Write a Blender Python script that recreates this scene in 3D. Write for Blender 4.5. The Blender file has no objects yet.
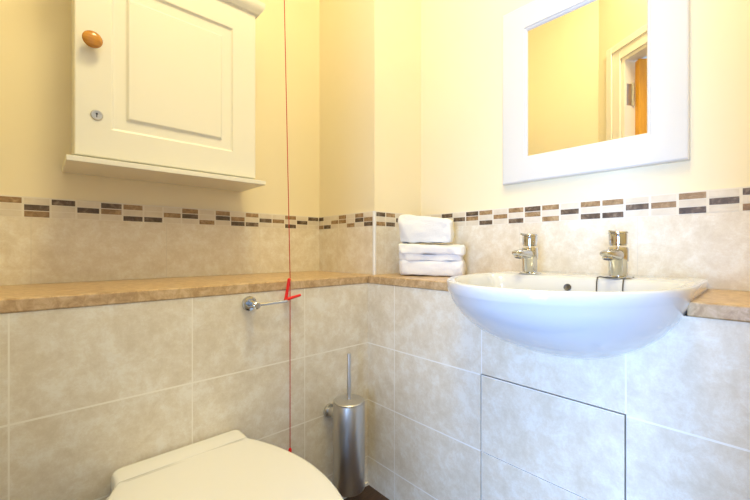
import bpy, bmesh, math, random
from mathutils import Vector, Matrix
random.seed(7)
S = 0.85                      # all lengths below are multiplied by this when built
scene = bpy.context.scene
col = scene.collection

# ------------------------------------------------------------------ camera
TH = math.radians(47.432)
cd = bpy.data.cameras.new('camera'); cam = bpy.data.objects.new('camera', cd); col.objects.link(cam)
cd.sensor_width = 36.0; cd.lens = 364.95 / 750 * 36.0
cd.shift_y = -0.79 / 750
cd.clip_start = 0.01
cam.location = Vector((0, 0, 1.043)) * S
cam.rotation_euler = (math.pi / 2, 0, TH - math.pi / 2)
scene.camera = cam

# ------------------------------------------------------------------ world, lights, exposure
w = bpy.data.worlds.new('daylight'); scene.world = w; w.use_nodes = True
bg = w.node_tree.nodes['Background']
bg.inputs[0].default_value = (0.62, 0.78, 1.0, 1); bg.inputs[1].default_value = 0.5

def area(name, loc, target, sx, sy, power, color):
    d = bpy.data.lights.new(name, 'AREA'); d.shape = 'RECTANGLE'
    d.size = sx * S; d.size_y = sy * S; d.energy = power; d.color = color
    o = bpy.data.objects.new(name, d); col.objects.link(o)
    o.location = Vector(loc) * S
    o.rotation_euler = (Vector(target) - Vector(loc)).to_track_quat('-Z', 'Y').to_euler()
    return o
area('ceiling_lamp', (0.48, 0.36, 3.24), (0.48, 0.50, 0.0), 0.50, 0.50, 14.0, (1.0, 0.86, 0.47))
area('hall_daylight', (-2.3, -0.62, 0.95), (0.9, 0.60, 0.86), 1.0, 1.6, 106.0, (0.35, 0.57, 1.0))
area('hall_warm_fill', (-0.9, -0.6, 3.2), (-0.6, -0.4, 0.0), 0.6, 0.6, 8.0, (1.0, 0.85, 0.52))  # unseen warm fill added to brighten the toilet and left tiles

vs = scene.view_settings
vs.view_transform = 'Standard'; vs.look = 'None'; vs.gamma = 1.0; vs.use_curve_mapping = False
vs.exposure = 0.64

# ------------------------------------------------------------------ materials
def mat(name, base=(.8, .8, .8), rough=.5, metal=0.0, spec=.5, coat=0.0):
    m = bpy.data.materials.new(name); m.use_nodes = True
    b = m.node_tree.nodes['Principled BSDF']
    b.inputs['Base Color'].default_value = (*base, 1)
    b.inputs['Roughness'].default_value = rough
    b.inputs['Metallic'].default_value = metal
    b.inputs['Specular IOR Level'].default_value = spec
    b.inputs['Coat Weight'].default_value = coat
    return m

def N(m, t, **kw):
    n = m.node_tree.nodes.new(t)
    for k, v in kw.items(): setattr(n, k, v)
    return n
def L(m, a, b): m.node_tree.links.new(a, b)
def bsdf(m): return m.node_tree.nodes['Principled BSDF']

def mottle(m, stops, scale=8, detail=6, rough=.6, bump=0.0, bump_scale=60, stretch=(1, 1, 1), distort=.6):
    """noise colour over world position; returns the colour socket"""
    g = N(m, 'ShaderNodeNewGeometry')
    mp = N(m, 'ShaderNodeMapping'); mp.inputs['Scale'].default_value = stretch
    L(m, g.outputs['Position'], mp.inputs['Vector'])
    n1 = N(m, 'ShaderNodeTexNoise'); n1.inputs['Scale'].default_value = scale
    n1.inputs['Detail'].default_value = detail; n1.inputs['Roughness'].default_value = rough
    n1.inputs['Distortion'].default_value = distort
    L(m, mp.outputs[0], n1.inputs['Vector'])
    r = N(m, 'ShaderNodeValToRGB'); L(m, n1.outputs[0], r.inputs[0])
    e = r.color_ramp.elements
    while len(e) < len(stops): e.new(.5)
    for k, (p, c) in enumerate(stops): e[k].position = p; e[k].color = (*c, 1)
    if bump:
        n2 = N(m, 'ShaderNodeTexNoise'); n2.inputs['Scale'].default_value = bump_scale
        n2.inputs['Detail'].default_value = 4
        L(m, mp.outputs[0], n2.inputs['Vector'])
        b = N(m, 'ShaderNodeBump'); b.inputs['Strength'].default_value = bump; b.inputs['Distance'].default_value = .002
        L(m, n2.outputs[0], b.inputs['Height']); L(m, b.outputs[0], bsdf(m).inputs['Normal'])
    return r.outputs[0]

def stone(name, stops, **kw):
    m = mat(name, rough=kw.pop('gloss', .35))
    L(m, mottle(m, stops, **kw), bsdf(m).inputs['Base Color'])
    return m

def tile_mat(name, axis, u0, tw, z0, th, stops, grout, gw=.0021):
    """stone tiles with grout lines, in world metres: axis 0 = x, 1 = y"""
    m = mat(name, rough=.32)
    c = mottle(m, stops, scale=19, detail=12, rough=.80, bump=.05, distort=.15)
    g = N(m, 'ShaderNodeNewGeometry'); sp = N(m, 'ShaderNodeSeparateXYZ'); L(m, g.outputs['Position'], sp.inputs[0])
    def line(sock, off, pitch, gw=gw):
        a = N(m, 'ShaderNodeMath', operation='SUBTRACT'); L(m, sock, a.inputs[0]); a.inputs[1].default_value = off * S
        b = N(m, 'ShaderNodeMath', operation='PINGPONG'); L(m, a.outputs[0], b.inputs[0]); b.inputs[1].default_value = pitch * S / 2
        d = N(m, 'ShaderNodeMath', operation='LESS_THAN'); L(m, b.outputs[0], d.inputs[0]); d.inputs[1].default_value = gw
        return d.outputs[0]
    a = line(sp.outputs[axis], u0, tw, gw * .7); b = line(sp.outputs[2], z0, th)
    lo = N(m, 'ShaderNodeMath', operation='LESS_THAN'); L(m, sp.outputs[2], lo.inputs[0]); lo.inputs[1].default_value = .85 * S
    b2 = N(m, 'ShaderNodeMath', operation='MULTIPLY'); L(m, b, b2.inputs[0]); L(m, lo.outputs[0], b2.inputs[1]); b = b2.outputs[0]
    mx = N(m, 'ShaderNodeMath', operation='MAXIMUM'); L(m, a, mx.inputs[0]); L(m, b, mx.inputs[1])
    # each tile its own slight tone
    mix = N(m, 'ShaderNodeMix', data_type='RGBA'); L(m, mx.outputs[0], mix.inputs[0])
    L(m, c, mix.inputs[6]); mix.inputs[7].default_value = (*grout, 1)
    L(m, mix.outputs[2], bsdf(m).inputs['Base Color'])
    return m

PAINT = stone('cream_wall_paint', [(.3, (.835, .745, .535)), (.7, (.855, .765, .555))], scale=3, gloss=.55, bump=.04, bump_scale=120)
CEIL = mat('white_ceiling_paint', (.85, .83, .78), .7)
T_ST = [(.39, (.69, .605, .47)), (.5, (.755, .68, .555)), (.61, (.83, .785, .69))]
TILE_L = tile_mat('left_wall_tiles', 0, .7502, .402, .6287, .252, T_ST, (.88, .83, .73))
TILE_R = tile_mat('right_wall_tiles', 1, .6484, .402, .6287, .252, T_ST, (.90, .87, .82))
SPL_L = tile_mat('left_splash_tiles', 0, -.0216, .402, .9265, .5, T_ST, (.66, .60, .50), gw=.001)
SPL_R = tile_mat('right_splash_tiles', 1, .30, .402, .9265, .5, T_ST, (.66, .60, .50), gw=.001)
CREAM = stone('cream_mosaic', [(.3, (.66, .58, .46)), (.7, (.76, .69, .58))], scale=25)
GROUT = mat('pale_grout', (.78, .72, .62), .7)
DARK = stone('dark_brown_mosaic', [(.32, (.055, .035, .020)), (.52, (.12, .08, .05)), (.72, (.30, .23, .16))], scale=55, gloss=.45)
TAN = stone('tan_mosaic', [(.32, (.20, .115, .045)), (.52, (.33, .21, .10)), (.72, (.52, .38, .22))], scale=55, gloss=.45)
LEDGE = stone('tan_stone', [(.38, (.42, .27, .13)), (.5, (.53, .36, .19)), (.62, (.64, .47, .28))], scale=48, detail=10, rough=.7, gloss=.30, bump=.05)
WHITE_TRIM = mat('white_plastic_trim', (.80, .79, .78), .3)
CAB = mat('cream_lacquer', (.79, .775, .705), .35)
FRAME = mat('white_gloss_paint', (.67, .67, .67), .3)
CERAMIC = mat('white_ceramic', (.66, .69, .74), .08, coat=.6)
SEATW = mat('white_seat_plastic', (.77, .77, .755), .22)
CHROME = mat('chrome', (.60, .61, .63), .07, 1.0)
DARKHOLE = mat('dark_recess', (.03, .03, .035), .6)
GAP_SHADE = mat('panel_gap_shade', (.02, .025, .04), .9)
RED = mat('red_plastic', (.78, .015, .012), .35)
REDCORD = mat('red_cord_fibre', (.50, .020, .015), .7)
MIRROR = mat('mirror_silver', (.97, .97, .96), .0, 1.0)
BRASS = mat('brushed_nickel', (.55, .54, .50), .3, 1.0)
CHAIN = mat('dark_metal_chain', (.12, .12, .13), .35, .8)
DOORJ = mat('white_door_paint', (.86, .80, .70), .4)

STEEL = mat('brushed_steel', (.60, .59, .57), .28, 1.0)
def brushed(m):
    g = N(m, 'ShaderNodeNewGeometry'); mp = N(m, 'ShaderNodeMapping'); mp.inputs['Scale'].default_value = (6, 6, 500)
    L(m, g.outputs['Position'], mp.inputs[0]); n = N(m, 'ShaderNodeTexNoise'); n.inputs['Scale'].default_value = 3
    L(m, mp.outputs[0], n.inputs['Vector'])
    r = N(m, 'ShaderNodeMapRange'); r.inputs[3].default_value = .30; r.inputs[4].default_value = .46
    L(m, n.outputs[0], r.inputs[0]); L(m, r.outputs[0], bsdf(m).inputs['Roughness'])
brushed(STEEL)

def wood(name, c0, c1, stretch, gloss=.25):
    return stone(name, [(.3, c0), (.7, c1)], scale=20, stretch=stretch, gloss=gloss)
PINE = wood('polished_pine', (.42, .17, .025), (.60, .28, .05), (1, 1, 6), .18)
OAK = wood('orange_oak_veneer', (.70, .30, .012), (.84, .41, .025), (4, 4, .4), .3)
FLOOR = wood('dark_wood_floor', (.035, .018, .010), (.085, .045, .025), (1, 6, 1), .4)

TOWEL = mat('white_terry', (.80, .80, .80), .95)
def terry(m):
    g = N(m, 'ShaderNodeNewGeometry'); n = N(m, 'ShaderNodeTexNoise'); n.inputs['Scale'].default_value = 260
    n.inputs['Detail'].default_value = 3
    L(m, g.outputs['Position'], n.inputs['Vector'])
    b = N(m, 'ShaderNodeBump'); b.inputs['Strength'].default_value = .5; b.inputs['Distance'].default_value = .003
    L(m, n.outputs[0], b.inputs['Height']); L(m, b.outputs[0], bsdf(m).inputs['Normal'])
    bsdf(m).inputs['Sheen Weight'].default_value = .3
terry(TOWEL)

# ------------------------------------------------------------------ building helpers
def thing(name, label, cat, loc=(0, 0, 0), rz=0.0, group=None):
    o = bpy.data.objects.new(name, None); col.objects.link(o)
    o.empty_display_size = .05
    o.location = Vector(loc) * S; o.rotation_euler = (0, 0, rz)
    o['label'] = label; o['category'] = cat
    if group: o['group'] = group
    return o
def tag(o, label, cat, group=None):
    o['label'] = label; o['category'] = cat
    if group: o['group'] = group
    return o
def obj(name, bm, mats, parent=None, smooth=True, angle=40, bevel=0, seg=2, label=None, loc=None):
    for v in bm.verts: v.co *= S
    bmesh.ops.recalc_face_normals(bm, faces=bm.faces[:])
    me = bpy.data.meshes.new(name); bm.to_mesh(me); bm.free()
    for m in (mats if isinstance(mats, (list, tuple)) else [mats]): me.materials.append(m)
    if smooth:
        for p in me.polygons: p.use_smooth = True
        me.set_sharp_from_angle(angle=math.radians(angle))
    o = bpy.data.objects.new(name, me); col.objects.link(o)
    if parent: o.parent = parent
    if loc: o.location = Vector(loc) * S
    if bevel:
        b = o.modifiers.new('bevel', 'BEVEL'); b.width = bevel * S; b.segments = seg
        b.limit_method = 'ANGLE'; b.angle_limit = math.radians(35)
    if label: o['label'] = label
    return o
def struct(name, bm, m, parent=None, **kw):
    kw.setdefault('smooth', False)
    o = obj(name, bm, m, parent, **kw)
    if not parent: o['kind'] = 'structure'
    return o
def B(): return bmesh.new()
def box(bm, x0, x1, y0, y1, z0, z1, mi=0, M=None):
    vs_ = [bm.verts.new((x, y, z)) for z in (z0, z1) for x, y in ((x0, y0), (x1, y0), (x1, y1), (x0, y1))]
    if M:
        for v in vs_: v.co = M @ v.co
    for f in ((0, 3, 2, 1), (4, 5, 6, 7), (0, 1, 5, 4), (1, 2, 6, 5), (2, 3, 7, 6), (3, 0, 4, 7)):
        bm.faces.new([vs_[i] for i in f]).material_index = mi
    return bm
def loft(bm, rows, cap0=True, cap1=True, closed=True, mi=0):
    vr = [[bm.verts.new(p) for p in r] for r in rows]
    n = len(rows[0])
    for a, b in zip(vr, vr[1:]):
        for i in range(n if closed else n - 1):
            j = (i + 1) % n
            bm.faces.new((a[i], a[j], b[j], b[i])).material_index = mi
    if cap0: bm.faces.new(vr[0][::-1]).material_index = mi
    if cap1: bm.faces.new(vr[-1]).material_index = mi
    return bm
def frame_of(d):
    d = Vector(d).normalized()
    u = d.cross(Vector((0, 0, 1)) if abs(d.z) < .95 else Vector((1, 0, 0))).normalized()
    return u, d.cross(u).normalized()
def lathe(bm, prof, origin=(0, 0, 0), axis=(0, 0, 1), n=32, mi=0):
    """prof: (radius, distance along axis)"""
    a = Vector(axis).normalized(); u, v = frame_of(a); o = Vector(origin)
    rows = [[o + a * h + (u * math.cos(2 * math.pi * k / n) + v * math.sin(2 * math.pi * k / n)) * max(r, 1e-4) for k in range(n)] for r, h in prof]
    return loft(bm, rows, mi=mi)
def tube(bm, pts, r, n=10, mi=0):
    pts = [Vector(p) for p in pts]; rows = []
    rs = r if isinstance(r, (list, tuple)) else [r] * len(pts)
    u = None
    for i, p in enumerate(pts):
        d = (pts[min(i + 1, len(pts) - 1)] - pts[max(i - 1, 0)]).normalized()
        if u is None: u, v = frame_of(d)
        else:
            u = (u - d * u.dot(d)).normalized(); v = d.cross(u)
        rows.append([p + (u * math.cos(2 * math.pi * k / n) + v * math.sin(2 * math.pi * k / n)) * rs[i] for k in range(n)])
    return loft(bm, rows, mi=mi)
def poly_extrude(bm, pts, vec, holes=()):
    """planar polygon (3-D points) with holes, extruded by vec"""
    edges = []
    for loop in [pts] + list(holes):
        vs_ = [bm.verts.new(p) for p in loop]
        for i in range(len(vs_)): edges.append(bm.edges.new((vs_[i], vs_[(i + 1) % len(vs_)])))
    if holes: r = bmesh.ops.triangle_fill(bm, edges=edges, use_beauty=True)
    else: bm.faces.new(list(bm.verts)[-len(pts):])
    ex = bmesh.ops.extrude_face_region(bm, geom=bm.faces[:])
    bmesh.ops.translate(bm, verts=[g for g in ex['geom'] if isinstance(g, bmesh.types.BMVert)], vec=vec)
    return bm

# ------------------------------------------------------------------ measured planes (unscaled metres)
XA, YA = 1.0726, 1.2162          # tiled boxing faces
XB, YB = 1.4492, 1.6727          # splash tile faces
XP, YP = 1.1223, 1.2262          # pipe boxing in the corner
ZS, ZL = 0.8921, 0.9265          # ledge underside / top
ZBD = 1.218                      # top of mosaic border
HC = 3.30                        # ceiling
XW = -0.256                      # side wall seen only in the mirror
PT = 0.007                       # paint sits back from the tile face

# diagonal doorway wall (camera stands in it)
DA = Vector((.547, -.837, 0)).normalized(); DN = Vector((-.837, -.547, 0)).normalized()
DO = Vector((-.1, .656, 0)) + DA * -.085
def dp(s, n, z=0): return DO + DA * s + DN * n + Vector((0, 0, z))
def dbox(bm, s0, s1, n0, n1, z0, z1, mi=0):
    M = Matrix(((DA.x, DN.x, 0, DO.x), (DA.y, DN.y, 0, DO.y), (0, 0, 1, 0), (0, 0, 0, 1)))
    return box(bm, s0, s1, n0, n1, z0, z1, mi, M)
S_L, S_R, S_E = -.205, .99, 1.34   # corner, far jamb, end of diagonal wall
pE = dp(S_E, 0)

# ------------------------------------------------------------------ room shell
struct('floor', box(B(), -3.2, 1.6, -2.2, 1.85, -.05, 0), FLOOR)
struct('ceiling', box(B(), -3.2, 1.6, -2.2, 1.85, HC, HC + .05), CEIL)
struct('wall_left', box(B(), XW, XP + .02, YB + PT, YB + .12, 0, HC), PAINT)
struct('wall_right', box(B(), XB + PT, XB + .12, pE.y, YB + .12, 0, HC), PAINT)
struct('wall_corner', box(B(), XP + PT, XB + PT, YP + PT, YB + .12, ZL, HC), PAINT)
struct('wall_side', box(B(), XW - .1, XW, dp(S_L, 0).y, YB + .12, 0, HC), PAINT)
struct('wall_end', box(B(), pE.x, XB + .12, pE.y - .1, pE.y, 0, HC), PAINT)
bm = B()
dbox(bm, S_L, 0, 0, .10, 0, HC); dbox(bm, S_R, S_E, 0, .10, 0, HC); dbox(bm, 0, S_R, 0, .10, 2.40, HC)
struct('wall_door', bm, PAINT)

# tiled boxing, left
struct('wall_left_boxing', box(B(), XW, XA + .02, YA, YA + .02, 0, ZS), TILE_L)

# ------------------------------------------------------------------ basin outline (used for the cut-outs as well)
CY = .409; XS = 1.10
def outline(wd, p, xb, z, nf=2.3, nb=8, n=96, xs=XS, cy=CY):
    r = []
    for k in range(n):
        t = 2 * math.pi * k / n
        c, s = math.cos(t), math.sin(t)
        e = nf if c < 0 else nb
        y = math.copysign(abs(s) ** (2 / (nf if c < 0 else nb)), s) * wd
        x = math.copysign(abs(c) ** (2 / e), c) * (p if c < 0 else (xb - xs))
        r.append((xs + x, cy + y, z))
    return r
def hull_k(z):                   # how far the bowl has drawn in at height z
    t = max(0.0, (.945 - z) / .2045)
    return math.sqrt(max(0.0, 1 - t ** 1.8))

# tiled boxing, right: sheet with the bowl cut-out and the access hatch opening
HY0, HY1, HZ0, HZ1 = .2495, .6484, .1247, .6287
Y_E = pE.y + .002
notch = []; BW = .287
for k in range(0, 25):
    z = ZS - (ZS - .757) * k / 24
    notch.append(z)
pts = [(XA, Y_E, 0), (XA, YA, 0), (XA, YA, ZS)]
for z in notch: pts.append((XA, CY + BW * .98 * hull_k(z - .009) - .005, z))
for z in reversed(notch): pts.append((XA, CY - BW * .98 * hull_k(z - .009) + .005, z))
pts += [(XA, Y_E, ZS)]
g = .0042
hole = [(XA, HY0 - g, HZ0 - g), (XA, HY1 + g, HZ0 - g), (XA, HY1 + g, HZ1 + g), (XA, HY0 - g, HZ1 + g)]
struct('wall_right_boxing', poly_extrude(B(), pts, (.018, 0, 0), [hole]), TILE_R)
hp = thing('access_panel', 'flush square-cut tiled hatch with dark gap around it under the white basin', 'access panel', (XA, (HY0 + HY1) / 2, HZ0))
hw = (HY1 - HY0) / 2; hh = HZ1 - HZ0; gm = (.3767 - HZ0)
bm = B(); box(bm, 0, .018, -hw, hw, gm + .0010, hh); obj('upper_tile', bm, TILE_R, hp, smooth=False)
bm = B(); box(bm, 0, .018, -hw, hw, 0, gm - .0010); obj('lower_tile', bm, TILE_R, hp, smooth=False)
bm = B(); box(bm, .019, .03, -hw - .012, hw + .012, -.012, hh + .012); obj('gap_shade_sheet', bm, GAP_SHADE, hp, smooth=False)  # near-black sheet, its colour stands in for the shade in the hatch gap

# skirting sealant at the foot of the tiles
struct('baseboard_left', box(B(), XW, XA, YA - .008, YA, 0, .012), GROUT)

# splash tiles
struct('wall_left_splash', box(B(), XW, XP, YB, YB + PT, ZL, 1.149), SPL_L)
bm = B(); box(bm, XP, XP + PT, YP + PT, YB, ZL, 1.149)
struct('wall_corner_splash', bm, SPL_R)
struct('wall_corner_front_splash', box(B(), XP + PT, XB, YP, YP + PT, ZL, 1.149), SPL_L)
struct('wall_right_splash', box(B(), XB, XB + PT, Y_E, YP, ZL, 1.149), SPL_R)

# mosaic border strips
def border(name, o, du, dn, length, cells, first, pitch, width):
    """o: start point on the face, du along, dn out of the wall"""
    o, du, dn = Vector(o), Vector(du), Vector(dn)
    bm = B()
    def cell(a, b, z0, z1, d0, d1, mi):
        a = max(a, .001); b = min(b, length - .001)
        if b - a < .003: return
        vs_ = []
        for z in (z0, z1):
            for u, d in ((a, d0), (b, d0), (b, d1), (a, d1)):
                vs_.append(bm.verts.new(o + du * u + dn * d + Vector((0, 0, z))))
        for f in ((0, 3, 2, 1), (4, 5, 6, 7), (0, 1, 5, 4), (1, 2, 6, 5), (2, 3, 7, 6), (3, 0, 4, 7)):
            bm.faces.new([vs_[i] for i in f]).material_index = mi
    cell(.0, length, 1.149, ZBD, -PT, 0, 0)
    k0 = -2
    for k in range(k0, int(length / pitch) + 3):
        a = first + k * pitch
        for r in range(3):
            z1 = 1.2135 - .0218 * r
            c = cells.get((k, r))
            cell(a, a + width, z1 - .0188, z1, -.001, .0009 if c else .0007, {'d': 2, 't': 3, None: 1}[c])
    return struct(name, bm, [GROUT, CREAM, DARK, TAN])
def cells(s):
    d = {}
    for it in s.split():
        k, r, c = it.split(','); d[(int(k), int(r))] = c
    return d
border('trim_1', (XW, YB, 0), (1, 0, 0), (0, -1, 0), XP - XW,
       cells('-1,0,t 0,1,d 0,2,t 1,0,d 2,1,d 3,0,d 3,1,t 4,0,t 4,2,d 5,2,d 6,1,t 7,0,t 7,1,d 8,2,t 9,0,t 9,1,d 10,1,t 10,2,d 11,0,t 11,2,d 12,1,d 13,1,t 14,0,t 14,2,d 15,1,d 16,0,d'),
       -.038 - XW, .0682, .0622)
border('trim_2', (XP, YB, 0), (0, -1, 0), (-1, 0, 0), YB - YP,
       cells('0,0,d 0,2,t 1,2,d 2,1,t 3,0,t 3,1,t 4,2,t 5,0,t 5,1,d 6,1,t 6,2,d'), YB - 1.690, .0655, .0595)
border('trim_3', (XP, YP, 0), (1, 0, 0), (0, -1, 0), XB - XP,
       cells('0,0,d 0,2,t 1,0,t 1,2,d 2,1,d 3,0,t 4,1,t'), 1.132 - XP, .0660, .0585)
border('trim_4', (XB, YP, 0), (0, -1, 0), (-1, 0, 0), YP - Y_E,
       cells('0,0,d 1,1,d 2,0,d 2,1,t 3,0,t 3,2,d 4,1,t 5,0,t 5,2,d 6,0,d 6,1,t 7,0,t 7,2,t 8,1,d 9,0,t 9,2,d 10,0,t 10,2,d 11,1,d 12,1,t 13,0,t 13,2,d 14,1,d 15,0,d 15,2,t 16,1,t 17,0,d'),
       YP - 1.094, .0692, .0625)
# white plastic bead on the outer tile corner
struct('trim_5', lathe(B(), [(.009, ZL), (.009, ZBD)], (XP + .006, YP + .006, 0), n=16), WHITE_TRIM, smooth=True)

# ------------------------------------------------------------------ doorway (reflected in the mirror)
door = dbox(B(), .002, .032, .0, .100, 0, 2.40)
dbox(door, S_R - .032, S_R - .002, .0, .100, 0, 2.40); dbox(door, .032, S_R - .032, .0, .100, 2.368, 2.40)
dr = struct('door_1', door, DOORJ, bevel=.002)
bm = B()
for (s0, s1, z1) in ((-.108, .006, 2.505), (S_R - .006, S_R + .11, 2.505)):
    dbox(bm, s0, s1, -.014, 0, 0, z1)
    dbox(bm, s0, s0 + .05, -.024, -.014, 0, z1) if s0 < 0 else dbox(bm, s1 - .05, s1, -.024, -.014, 0, z1)
dbox(bm, .006, S_R - .006, -.014, 0, 2.388, 2.505); dbox(bm, -.058, S_R + .06, -.024, -.014, 2.455, 2.505)
struct('architrave', bm, DOORJ, dr, bevel=.004, smooth=True)
leaf = B()
M = Matrix(((DN.x, -DA.x, 0, dp(.036, .075).x), (DN.y, -DA.y, 0, dp(.036, .075).y), (0, 0, 1, 0), (0, 0, 0, 1)))
M = M @ Matrix.Rotation(math.radians(-14), 4, 'Z')
box(leaf, .004, .75, -.045, 0, .012, 2.36, 0, M)
struct('door_leaf', leaf, OAK, dr, bevel=.002)
hg = B(); lathe(hg, [(.0085, 2.05), (.0085, 2.21)], dp(.036, .064), n=12)
for z in (2.09, 2.13, 2.17): lathe(hg, [(.0098, z - .002), (.0098, z + .002)], dp(.036, .064), n=12)
dbox(hg, .031, .034, .016, .060, 2.055, 2.205)
for z in (2.075, 2.13, 2.185): lathe(hg, [(.005, 0), (.005, .002)], dp(.034, .038, z), DA, n=8)
struct('hinge', hg, BRASS, dr, smooth=True)

# ------------------------------------------------------------------ stone ledges
bm = B()
poly_extrude(bm, [(XW, YA - .003, ZS), (XA + .001, YA - .003, ZS), (XP - .0, YP + .001, ZS), (XP, YB, ZS), (XW, YB, ZS)], (0, 0, ZL - ZS))
tag(obj('stone_ledge', bm, LEDGE, smooth=False, bevel=.004), 'long tan stone ledge above the tiled boxing behind the toilet', 'ledge')
bm = B()
CUT = CY + .2790
poly_extrude(bm, [(XA - .003, YA - .0045, ZS), (XA - .003, CUT, ZS), (XB, CUT, ZS), (XB, YP, ZS), (XP + .0015, YP - .0005, ZS)], (0, 0, ZL - ZS))
tag(obj('stone_ledge', bm, LEDGE, smooth=False, bevel=.004), 'short tan stone ledge carrying the folded towels, left of the basin', 'ledge')
bm = B(); box(bm, XA - .003, XB, Y_E, CY - .2790, ZS, ZL)
tag(obj('stone_ledge', bm, LEDGE, smooth=False, bevel=.004), 'tan stone ledge to the right of the basin', 'ledge')

# ------------------------------------------------------------------ basin
bs = thing('wash_basin', 'white semi-recessed ceramic wash basin with two chrome taps standing on it', 'basin', (0, 0, 0))
rows = []
ZB = .7412
def hull(z, f=1.0):
    k = hull_k(z) * f
    return outline(BW * k, .366 * k ** 1.45, 1.10 + .22 * k, z, nf=2.05, nb=2.6 + 70 * max(0, k - .85))
for i in range(0, 22): rows.append(hull(ZB + (.924 - ZB) * (i / 21) ** 1.5))
rows.append(outline(0.2850, 0.3635, 1.440, .9268, nf=2.05, nb=14))
rows.append(outline(0.2870, 0.3665, 1.4475, .932, nf=2.05, nb=14))
rows.append(outline(0.2890, 0.3680, 1.448, .942, nf=2.05, nb=14))
rows.append(outline(0.2890, 0.3680, 1.448, .954, nf=2.05, nb=14))
rows.append(outline(0.2865, 0.3650, 1.4465, .9580, nf=2.05, nb=14))
rows.append(outline(0.2820, 0.3600, 1.444, .9590, nf=2.05, nb=12))
rows.append(outline(0.2705, 0.3480, 1.215, .9580, nf=2.05, nb=5))
rows.append(outline(0.2645, 0.3420, 1.205, .9545, nf=2.05, nb=5))
rows.append(outline(0.2575, 0.3350, 1.199, .9450, nf=2.05, nb=4.5))
rows.append(outline(0.2455, 0.3180, 1.190, .9150, nf=2.05, nb=4))
rows.append(outline(0.2350, 0.2840, 1.182, .8750, nf=2.05, nb=3.5))
rows.append(outline(0.1950, 0.2240, 1.175, .8350, nf=2.05, nb=3))
rows.append(outline(0.1200, 0.1040, 1.165, .8000, nf=2.05, nb=2.5))
rows.append(outline(0.0400, .035, 1.135, .7900, nf=2.0, nb=2))
obj('bowl', loft(B(), rows), CERAMIC, bs, angle=75)
bm = B(); lathe(bm, [(.006, 0), (.0108, 0), (.0108, .003), (.009, .0042), (.006, .003)], (1.1925, CY + .016, .926), (-.93, 0, .36), 24)
obj('overflow_ring', bm, CHAIN, bs)
bm = B(); lathe(bm, [(.0068, .0), (.0068, .0022)], (1.1925, CY + .016, .926), (-.93, 0, .36), 20)
obj('overflow_hole', bm, DARKHOLE, bs)
bm = B(); lathe(bm, [(.030, 0), (.030, .003), (.022, .004), (.020, .001)], (1.115, CY, .7902), n=28)
obj('drain', bm, CHROME, bs)

# ------------------------------------------------------------------ taps
def tap(x, y, label, rot, k=.905):
    t = thing('basin_tap', label, 'tap', (x, y, .959), rot, 'pillar taps on the basin'); t.scale = (k, k, k)
    bm = B(); lathe(bm, [(.040, 0), (.040, .003), (.036, .0065), (.028, .008)], n=36); obj('base_flange', bm, CHROME, t)
    bm = B(); lathe(bm, [(.0265, .007), (.0265, .052), (.0290, .056), (.0290, .092), (.0265, .099)], n=36); obj('body', bm, CHROME, t)
    # wedge spout, local -X is the front
    rows = []
    for i, (px, hz, hy, cz) in enumerate(((-.000, .020, .024, .083), (-.030, .018, .0235, .086), (-.060, .0145, .021, .088), (-.078, .0115, .0185, .0885), (-.092, .0075, .015, .0895), (-.096, .003, .011, .0905))):
        rows.append([(px, math.copysign(abs(math.sin(a)) ** .7, math.sin(a)) * hy, cz + math.copysign(abs(math.cos(a)) ** .7, math.cos(a)) * hz) for a in [2 * math.pi * q / 24 for q in range(24)]])
    rows = [[(x, y, z - .010) for x, y, z in r] for r in rows]
    sp = obj('spout', loft(B(), rows), CHROME, t)
    bm = B(); lathe(bm, [(.0145, 0), (.0145, .010), (.0105, .011), (.0105, .007)], (-.072, 0, .071), (-.30, 0, -.95), 24); obj('spout_nozzle', bm, CHROME, t)
    bm = B(); lathe(bm, [(.0100, .0080), (.0100, .0095)], (-.072, 0, .071), (-.30, 0, -.95), 20); obj('aerator', bm, DARKHOLE, t, label='dark outlet mesh')
    bm = B(); lathe(bm, [(.0235, .104), (.0235, .107), (.0255, .109), (.0262, .138), (.0255, .141), (.022, .142)], n=36); hd = obj('handle', bm, CHROME, t)
    bm = B(); lathe(bm, [(.0275, .1425), (.0275, .1465), (.0255, .149), (.001, .1495)], n=36)
    tube(bm, [(-.015, 0, .1465), (-.035, .004, .148), (-.047, .006, .150)], [.0045, .0045, .0035], 10)
    obj('handle_cap', bm, CHROME, hd)
    return t
tap(1.245, .5660, 'left chrome pillar tap on the basin, nearer the folded towels', math.radians(-8))
tap(1.245, .3050, 'right chrome pillar tap on the basin, with a plug chain looped at its base', math.radians(-8))
bm = B()
tube(bm, [(1.262, .270, .9625), (1.245, .272, .9625), (1.232, .279, .9622), (1.213, .281, .9615), (1.195, .280, .9585), (1.186, .279, .946), (1.181, .279, .922)], .0017, 8)
tube(bm, [(1.232, .279, .9622), (1.208, .300, .9618), (1.207, .330, .9618), (1.216, .345, .9618), (1.197, .345, .9605), (1.187, .344, .948), (1.181, .343, .922)], .0017, 8)
tag(obj('plug_chain', bm, CHAIN), 'thin dark plug chain hanging from the right tap into the basin', 'chain')

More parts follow.
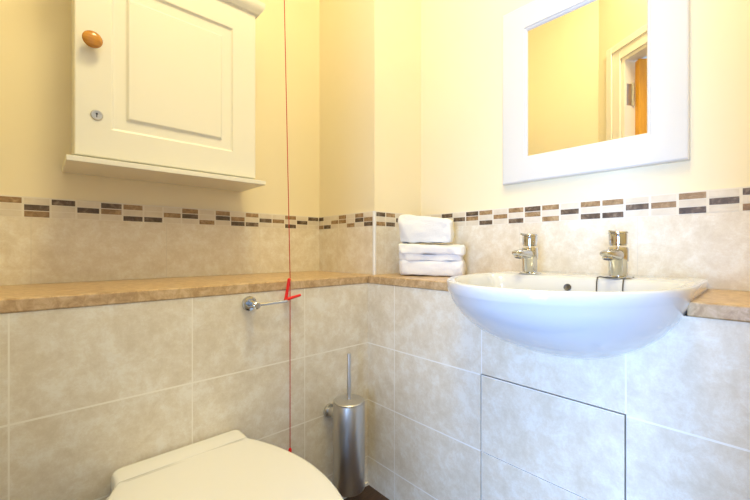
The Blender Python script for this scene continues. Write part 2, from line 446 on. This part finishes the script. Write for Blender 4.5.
# ------------------------------------------------------------------ mirror
MY0, MY1, MZ0, MZ1 = .1685, .7700, 1.313, 2.026
GY0, GY1, GZ0, GZ1 = .2745, .6760, 1.4175, 1.9290
mr = thing('wall_mirror', 'rectangular wall mirror in a broad white frame above the basin', 'mirror', (XB + PT, (MY0 + MY1) / 2, MZ0))
cy = (MY0 + MY1) / 2
def rect(x, oy, oz):      # positive insets from the outer edge
    return [(x, MY0 - cy + oy, oz), (x, MY1 - cy - oy, oz), (x, MY1 - cy - oy, MZ1 - MZ0 - oz), (x, MY0 - cy + oy, MZ1 - MZ0 - oz)]
ib = GY0 - MY0
prof = [(0, 0), (-.016, 0), (-.021, .002), (-.0235, .006), (-.0235, ib - .014), (-.0225, ib - .012), (-.019, ib - .0105), (-.019, ib - .006), (-.017, ib - .003), (-.012, ib - .001), (-.010, ib)]
rows = [rect(x, i, i) for x, i in prof] + [rect(0, ib, ib)]
bm = B(); loft(bm, rows + [rows[0]], cap0=False, cap1=False); bmesh.ops.remove_doubles(bm, verts=bm.verts[:], dist=1e-6)
obj('frame', bm, FRAME, mr, angle=30)
bm = B(); box(bm, -.011, -.004, GY0 - cy - .003, GY1 - cy + .003, GZ0 - MZ0 - .003, GZ1 - MZ0 + .003)
obj('glass', bm, MIRROR, mr, smooth=False)

# ------------------------------------------------------------------ wall cabinet
cb = thing('wall_cabinet', 'cream wall cabinet with a raised-panel door hung above the stone ledge', 'cabinet', (.374, YB + PT, 1.311))
X0, X1 = .079 - .374, .669 - .374
yb = lambda y: y - (YB + PT)
zz = lambda z: z - 1.311
bm = B(); box(bm, X0 + .003, X1 - .003, yb(1.492), 0, zz(1.328), zz(2.035)); obj('body', bm, CAB, cb, smooth=False, bevel=.002)
bm = B(); box(bm, .058 - .374, .696 - .374, yb(1.431), 0, 0, zz(1.328)); obj('base_board', bm, CAB, cb, bevel=.0022, seg=3)
# raised panel door: concentric mitred profile on the front
DZ0, DZ1, DY = 1.3405, 2.027, 1.470
def drect(off, y, ax=0, az0=0, az1=0):
    return [(X0 + off[0], yb(y), zz(DZ0) + off[2]), (X1 - off[1], yb(y), zz(DZ0) + off[2]), (X1 - off[1], yb(y), zz(DZ1) - off[3]), (X0 + off[0], yb(y), zz(DZ1) - off[3])]
def dr_(i, y): return drect((i, i, i, i), y)
P = (.094, .094, .094, .094)
def pan(d, y): return drect(tuple(q + d for q in P), y)
rows = [dr_(0, 1.490), dr_(0, DY + .004), dr_(.0015, DY + .0012), dr_(.004, DY),
        pan(0, DY), pan(.002, DY + .0012), pan(.005, DY + .0062), pan(.009, DY + .0080), pan(.041, DY + .0095), pan(.0445, DY + .0070), pan(.0475, DY + .0020), pan(.050, DY + .0003)]
dd = obj('door', loft(B(), rows), CAB, cb, angle=20)
# ogee cornice
cr = [(.000, 2.022), (.004, 2.026), (.012, 2.028), (.016, 2.034), (.022, 2.042), (.028, 2.052), (.030, 2.062), (.030, 2.075)]
rows = []
for p, z in cr:
    rows.append([(X0 - p, 0, zz(z)), (X0 - p, yb(1.472) - p, zz(z)), (X1 + p, yb(1.472) - p, zz(z)), (X1 + p, 0, zz(z))])
bm = B(); loft(bm, rows)
obj('cornice', bm, CAB, cb, angle=30)
bm = B(); lathe(bm, [(.012, 0), (.011, .006), (.0095, .012), (.012, .018), (.0205, .023), (.0255, .0275), (.0262, .0315), (.0235, .0365), (.016, .0405), (.007, .042), (.0005, .0422)], (.1215 - .374, yb(DY), zz(1.700)), (0, -1, 0), 32)
obj('knob', bm, PINE, dd, label='round turned orange pine knob')
bm = B(); lathe(bm, [(.0165, 0), (.0165, .0025), (.0145, .0045), (.0105, .0045), (.0105, .0025), (.0001, .0025)], (.1350 - .374, yb(DY), zz(1.474)), (0, -1, 0), 28)
lk = obj('lock', bm, BRASS, dd, label='small silver keyhole lock')
bm = B(); box(bm, .1335 - .374, .1362 - .374, yb(DY) - .0034, yb(DY) - .0024, zz(1.467), zz(1.481)); lathe(bm, [(.0032, .0024), (.0032, .0034)], (.135 - .374, yb(DY), zz(1.478)), (0, -1, 0), 12)
lk2 = obj('keyhole', bm, DARKHOLE, dd)

# ------------------------------------------------------------------ toilet
tl = thing('toilet', 'white toilet with closed lid in front of the tiled boxing under the cabinet', 'toilet', (.315, YA, 0))
def egg(cx, y0, y1, hw, z, n=72, wide=.45, back=4.2, inset=0):
    """y0 back (near wall), y1 front tip; local y is negative into the room"""
    ym = y0 + (y1 - y0) * wide; r = []
    for k in range(n):
        t = 2 * math.pi * k / n; c, s = math.cos(t), math.sin(t)
        e = 2.15 if c < 0 else back
        x = math.copysign(abs(s) ** (2 / (2.15 if c < 0 else back)), s) * (hw - inset)
        y = ym + (math.copysign(abs(c) ** (2 / e), c) * ((y0 - ym - inset) if c > 0 else (ym - y1 - inset)))
        r.append((cx + x, y, z))
    return r
LB, LF, LW, BHW = -.083, -.72, .247, .176
def lid_outline(z, inset=0.0):
    """straight back edge as wide as the hinge cover, bulging sides, round front"""
    right = []
    for q in range(7):
        a = math.pi / 2 * q / 6; right.append((BHW - .012 + .012 * math.sin(a), LB - .012 + .012 * math.cos(a)))
    n = 30
    for q in range(1, n + 1):
        u = q / n
        if u < .5:
            v = u / .5; yy = LB - .012 - .270 * v; hw = BHW + (LW - BHW) * math.sin(math.pi / 2 * v) ** .85
        else:
            v = (u - .5) / .5; a = math.pi / 2 * v
            yy = LB - .282 - (LB - .282 - LF) * math.sin(a); hw = LW * max(math.cos(a), 0) ** .92
        right.append((hw, yy))
    pts = [(0.0, LB)] + right[:-1] + [(0.0, LF)] + [(-x, y) for x, y in reversed(right[:-1])]
    cy_ = -.36; fx = 1 - inset / LW; fy = 1 - inset / .32; fb = 1 - (max(0, inset - .012) + inset * .04) / .32
    return [(x * fx, cy_ + (y - cy_) * (fy if y < cy_ else fb), z) for x, y in pts]
rows = [lid_outline(z_, i_) for i_, z_ in ((.004, .418), (0, .421), (0, .437), (.0015, .4415), (.005, .4440), (.012, .4452), (.03, .4458), (.07, .4462), (.13, .4466), (.20, .4468))]
obj('lid', loft(B(), rows), SEATW, tl, angle=60)
# seat ring under the lid
rows = [lid_outline(z_, i_) for i_, z_ in ((.007, .398), (.003, .401), (.003, .413), (.007, .4165))]
obj('seat', loft(B(), rows), SEATW, tl, angle=60)
# hinge block at the back, flush with the lid top
def rr(hw, y0, y1, r, z, inset=0, n=8):
    pts = []
    hw -= inset; y0 -= inset; rb = r = max(r - inset * .5, .004)
    for cx, cy_, a0, r in ((hw - rb, y0 - rb, 0, rb), (-hw + rb, y0 - rb, 90, rb), (-hw + .003, y1 + .003, 180, .003), (hw - .003, y1 + .003, 270, .003)):
        for q in range(n + 1):
            a = math.radians(a0 + 90 * q / n); pts.append((cx + r * math.cos(a), cy_ + r * math.sin(a), z))
    return pts
rows = [rr(.176, -.004, -.0826, .022, .400), rr(.176, -.004, -.0826, .022, .432), rr(.176, -.004, -.0826, .022, .440, .003), rr(.176, -.004, -.0826, .022,   .4452, .006), rr(.176, -.004, -.0826, .022, .4462, .012)]
hb = obj('hinge_cover', loft(B(), rows), SEATW, tl, angle=60)
bm = B(); box(bm, .132, .152, -.0285, -.0275, .4447, .4462); obj('hinge_mark', bm, BRASS, hb, smooth=False, label='small embossed mark')
# pan
rows = []
for z_, b_, f_, w_ in ((0, -.004, -.43, .125), (.02, -.004, -.43, .125), (.10, -.004, -.42, .118), (.20, -.004, -.47, .135), (.28, -.004, -.55, .175), (.34, -.004, -.60, .208), (.385, -.004, -.62, .222), (.397, -.004, -.622, .222), (.3975, -.01, -.60, .20)):
    rows.append(egg(0, b_, f_, w_, z_, wide=.5))
obj('pan', loft(B(), rows), CERAMIC, tl, angle=60)

# ------------------------------------------------------------------ toilet brush
bx, by = .886, 1.114
tb = thing('toilet_brush', 'brushed steel toilet brush in a wall-mounted cylinder holder beside the corner', 'toilet brush', (bx, by, .118))
bm = B(); lathe(bm, [(.059, 0), (.0615, .003), (.0615, .330), (.0605, .332), (.0585, .332)], n=48); obj('holder', bm, STEEL, tb)
bm = B(); lathe(bm, [(.0600, .3325), (.0600, .337), (.0570, .340), (.012, .342), (.009, .343)], n=48); obj('holder_lid', bm, STEEL, tb)
bm = B(); lathe(bm, [(.0082, .341), (.0085, .515), (.0075, .519), (.003, .520)], n=20); obj('handle', bm, STEEL, tb)
bm = B(); d = Vector((-.35, 1, 0)).normalized()
lathe(bm, [(.0175, 0), (.0175, .040)], (-.022, .052, .275), (-.12, 1, 0), 20); lathe(bm, [(.026, .036), (.026, .047), (.024, .0485)], (-.022, .052, .275), (-.12, 1, 0), 28)
obj('wall_bracket', bm, STEEL, tb)

# ------------------------------------------------------------------ toilet roll holder
rh = thing('toilet_roll_holder', 'chrome toilet roll holder with a bare horizontal bar just below the ledge', 'toilet roll holder', (.529, YA, .857))
bm = B(); lathe(bm, [(.0255, 0), (.0255, .007), (.0235, .0105), (.0165, .0125)], (0, 0, 0), (0, -1, 0), 36); obj('rosette', bm, CHROME, rh)
bm = B(); lathe(bm, [(.0125, .012), (.0115, .046), (.0125, .050), (.0125, .066), (.009, .069)], (0, 0, 0), (0, -1, 0), 24); obj('post', bm, CHROME, rh)
bm = B(); tube(bm, [(.0, -.058, .001), (.030, -.058, .001), (.112, -.058, .003), (.116, -.058, .003)], [.0052, .0052, .0052, .003], 12); obj('bar', bm, CHROME, rh)

# ------------------------------------------------------------------ emergency pull cord
pc = thing('emergency_pull_cord', 'thin red emergency pull cord hanging from the ceiling in front of the ledge', 'pull cord', (.678, 1.200, .30))
bm = B()
top = Vector((.672 - .678, 1.287 - 1.2, HC - .30))
tube(bm, [(0, 0, 0), (0, 0, .55), (.0005, 0, .626), (.001, .004, .70), top], .0016, 8)
obj('cord', bm, REDCORD, pc)
bm = B()
A = Vector((-.006, -.004, .931 - .30)); Bv = Vector((-.021, -.006, .860 - .30)); Cv = Vector((.040, -.006, .8715 - .30))
tube(bm, [A, A.lerp(Bv, .5), Bv], [.0062, .0056, .0062], 12); tube(bm, [Bv, Bv.lerp(Cv, .6), Cv], [.0062, .0054, .0045], 12)
for p in (A, Bv): bmesh.ops.create_uvsphere(bm, u_segments=12, v_segments=8, radius=.0066, matrix=Matrix.Translation(p))
obj('handle', bm, RED, pc, label='bright red plastic angled handle')
bm = B(); lathe(bm, [(.030, HC - .30), (.030, HC - .325), (.022, HC - .332), (.006, HC - .336)], (top.x, top.y, 0), n=28)
obj('ceiling_rose', bm, WHITE_TRIM, pc)
bm = B(); lathe(bm, [(.003, -.012), (.006, -.008), (.006, .006), (.003, .012)], n=12); obj('cord_weight', bm, RED, pc)

# ------------------------------------------------------------------ towels
def towel(name, loc, rz, wd, dp_, heights, label, seed, lean=0, edge=.30):
    rnd = random.Random(seed)
    t = thing(name, label, 'towel', loc, rz, 'folded towels on the ledge')
    bm = B(); z0 = 0.0; h = sum(heights); M_ = 56; n1 = 11
    for k, lh in enumerate(heights):
        ww, d2 = wd / 2 - rnd.uniform(0, .008), dp_ / 2 - rnd.uniform(0, .008)
        cx = rnd.uniform(-.004, .004); cyy = rnd.uniform(-.003, .003); rows = []
        rr_ = min(lh * edge, .018) * (1 if len(heights) == 1 else .8)
        for i in range(n1):
            a = math.pi * i / (n1 - 1)
            q1 = math.copysign(abs(math.cos(a)) ** .55, math.cos(a))
            zc = z0 + lh / 2 - q1 * lh / 2 * 1.10
            ins = (1 - math.sin(a) ** .6) * rr_
            r = []
            for q in range(M_):
                tt = 2 * math.pi * q / M_; c, s = math.cos(tt), math.sin(tt)
                x = math.copysign(abs(c) ** .25, c) * (ww - ins); y = math.copysign(abs(s) ** .25, s) * (d2 - ins)
                wob = .0040 * math.sin(x / wd * 15 + seed + k * 2 + zc * 40) + .0035 * math.sin(11 * y / dp_ + k * 1.7)
                top = zc / h
                sag = -.012 * top * (max(0, x) / ww) ** 2 + .006 * top * math.cos(x / ww * 2.2 + seed)
                r.append((cx + x + wob * .6 + lean * zc, cyy + y + wob, max(zc + wob * .5 * top + sag, 0.0)))
            rows.append(r)
        loft(bm, rows); z0 += lh
    o = obj('cloth', bm, TOWEL, t, angle=80)
    sb = o.modifiers.new('soft', 'SUBSURF'); sb.levels = 1; sb.render_levels = 2
    tx = bpy.data.textures.new('towel_folds', 'CLOUDS'); tx.noise_scale = .05
    dm = o.modifiers.new('folds', 'DISPLACE'); dm.texture = tx; dm.strength = .014; dm.mid_level = .5
    return t
RZ = math.atan2(-.866, .5)
towel('folded_towel', (1.287, 1.022, ZL + .004), RZ, .285, .165, (.066, .030, .038), 'lower thick folded white towel lying on the short stone ledge', 3, lean=-.04)
towel('folded_towel', (1.268, 1.040, ZL + .146), RZ, .235, .140, (.110,), 'upper smaller folded white towel lying on top of the other towel', 8)
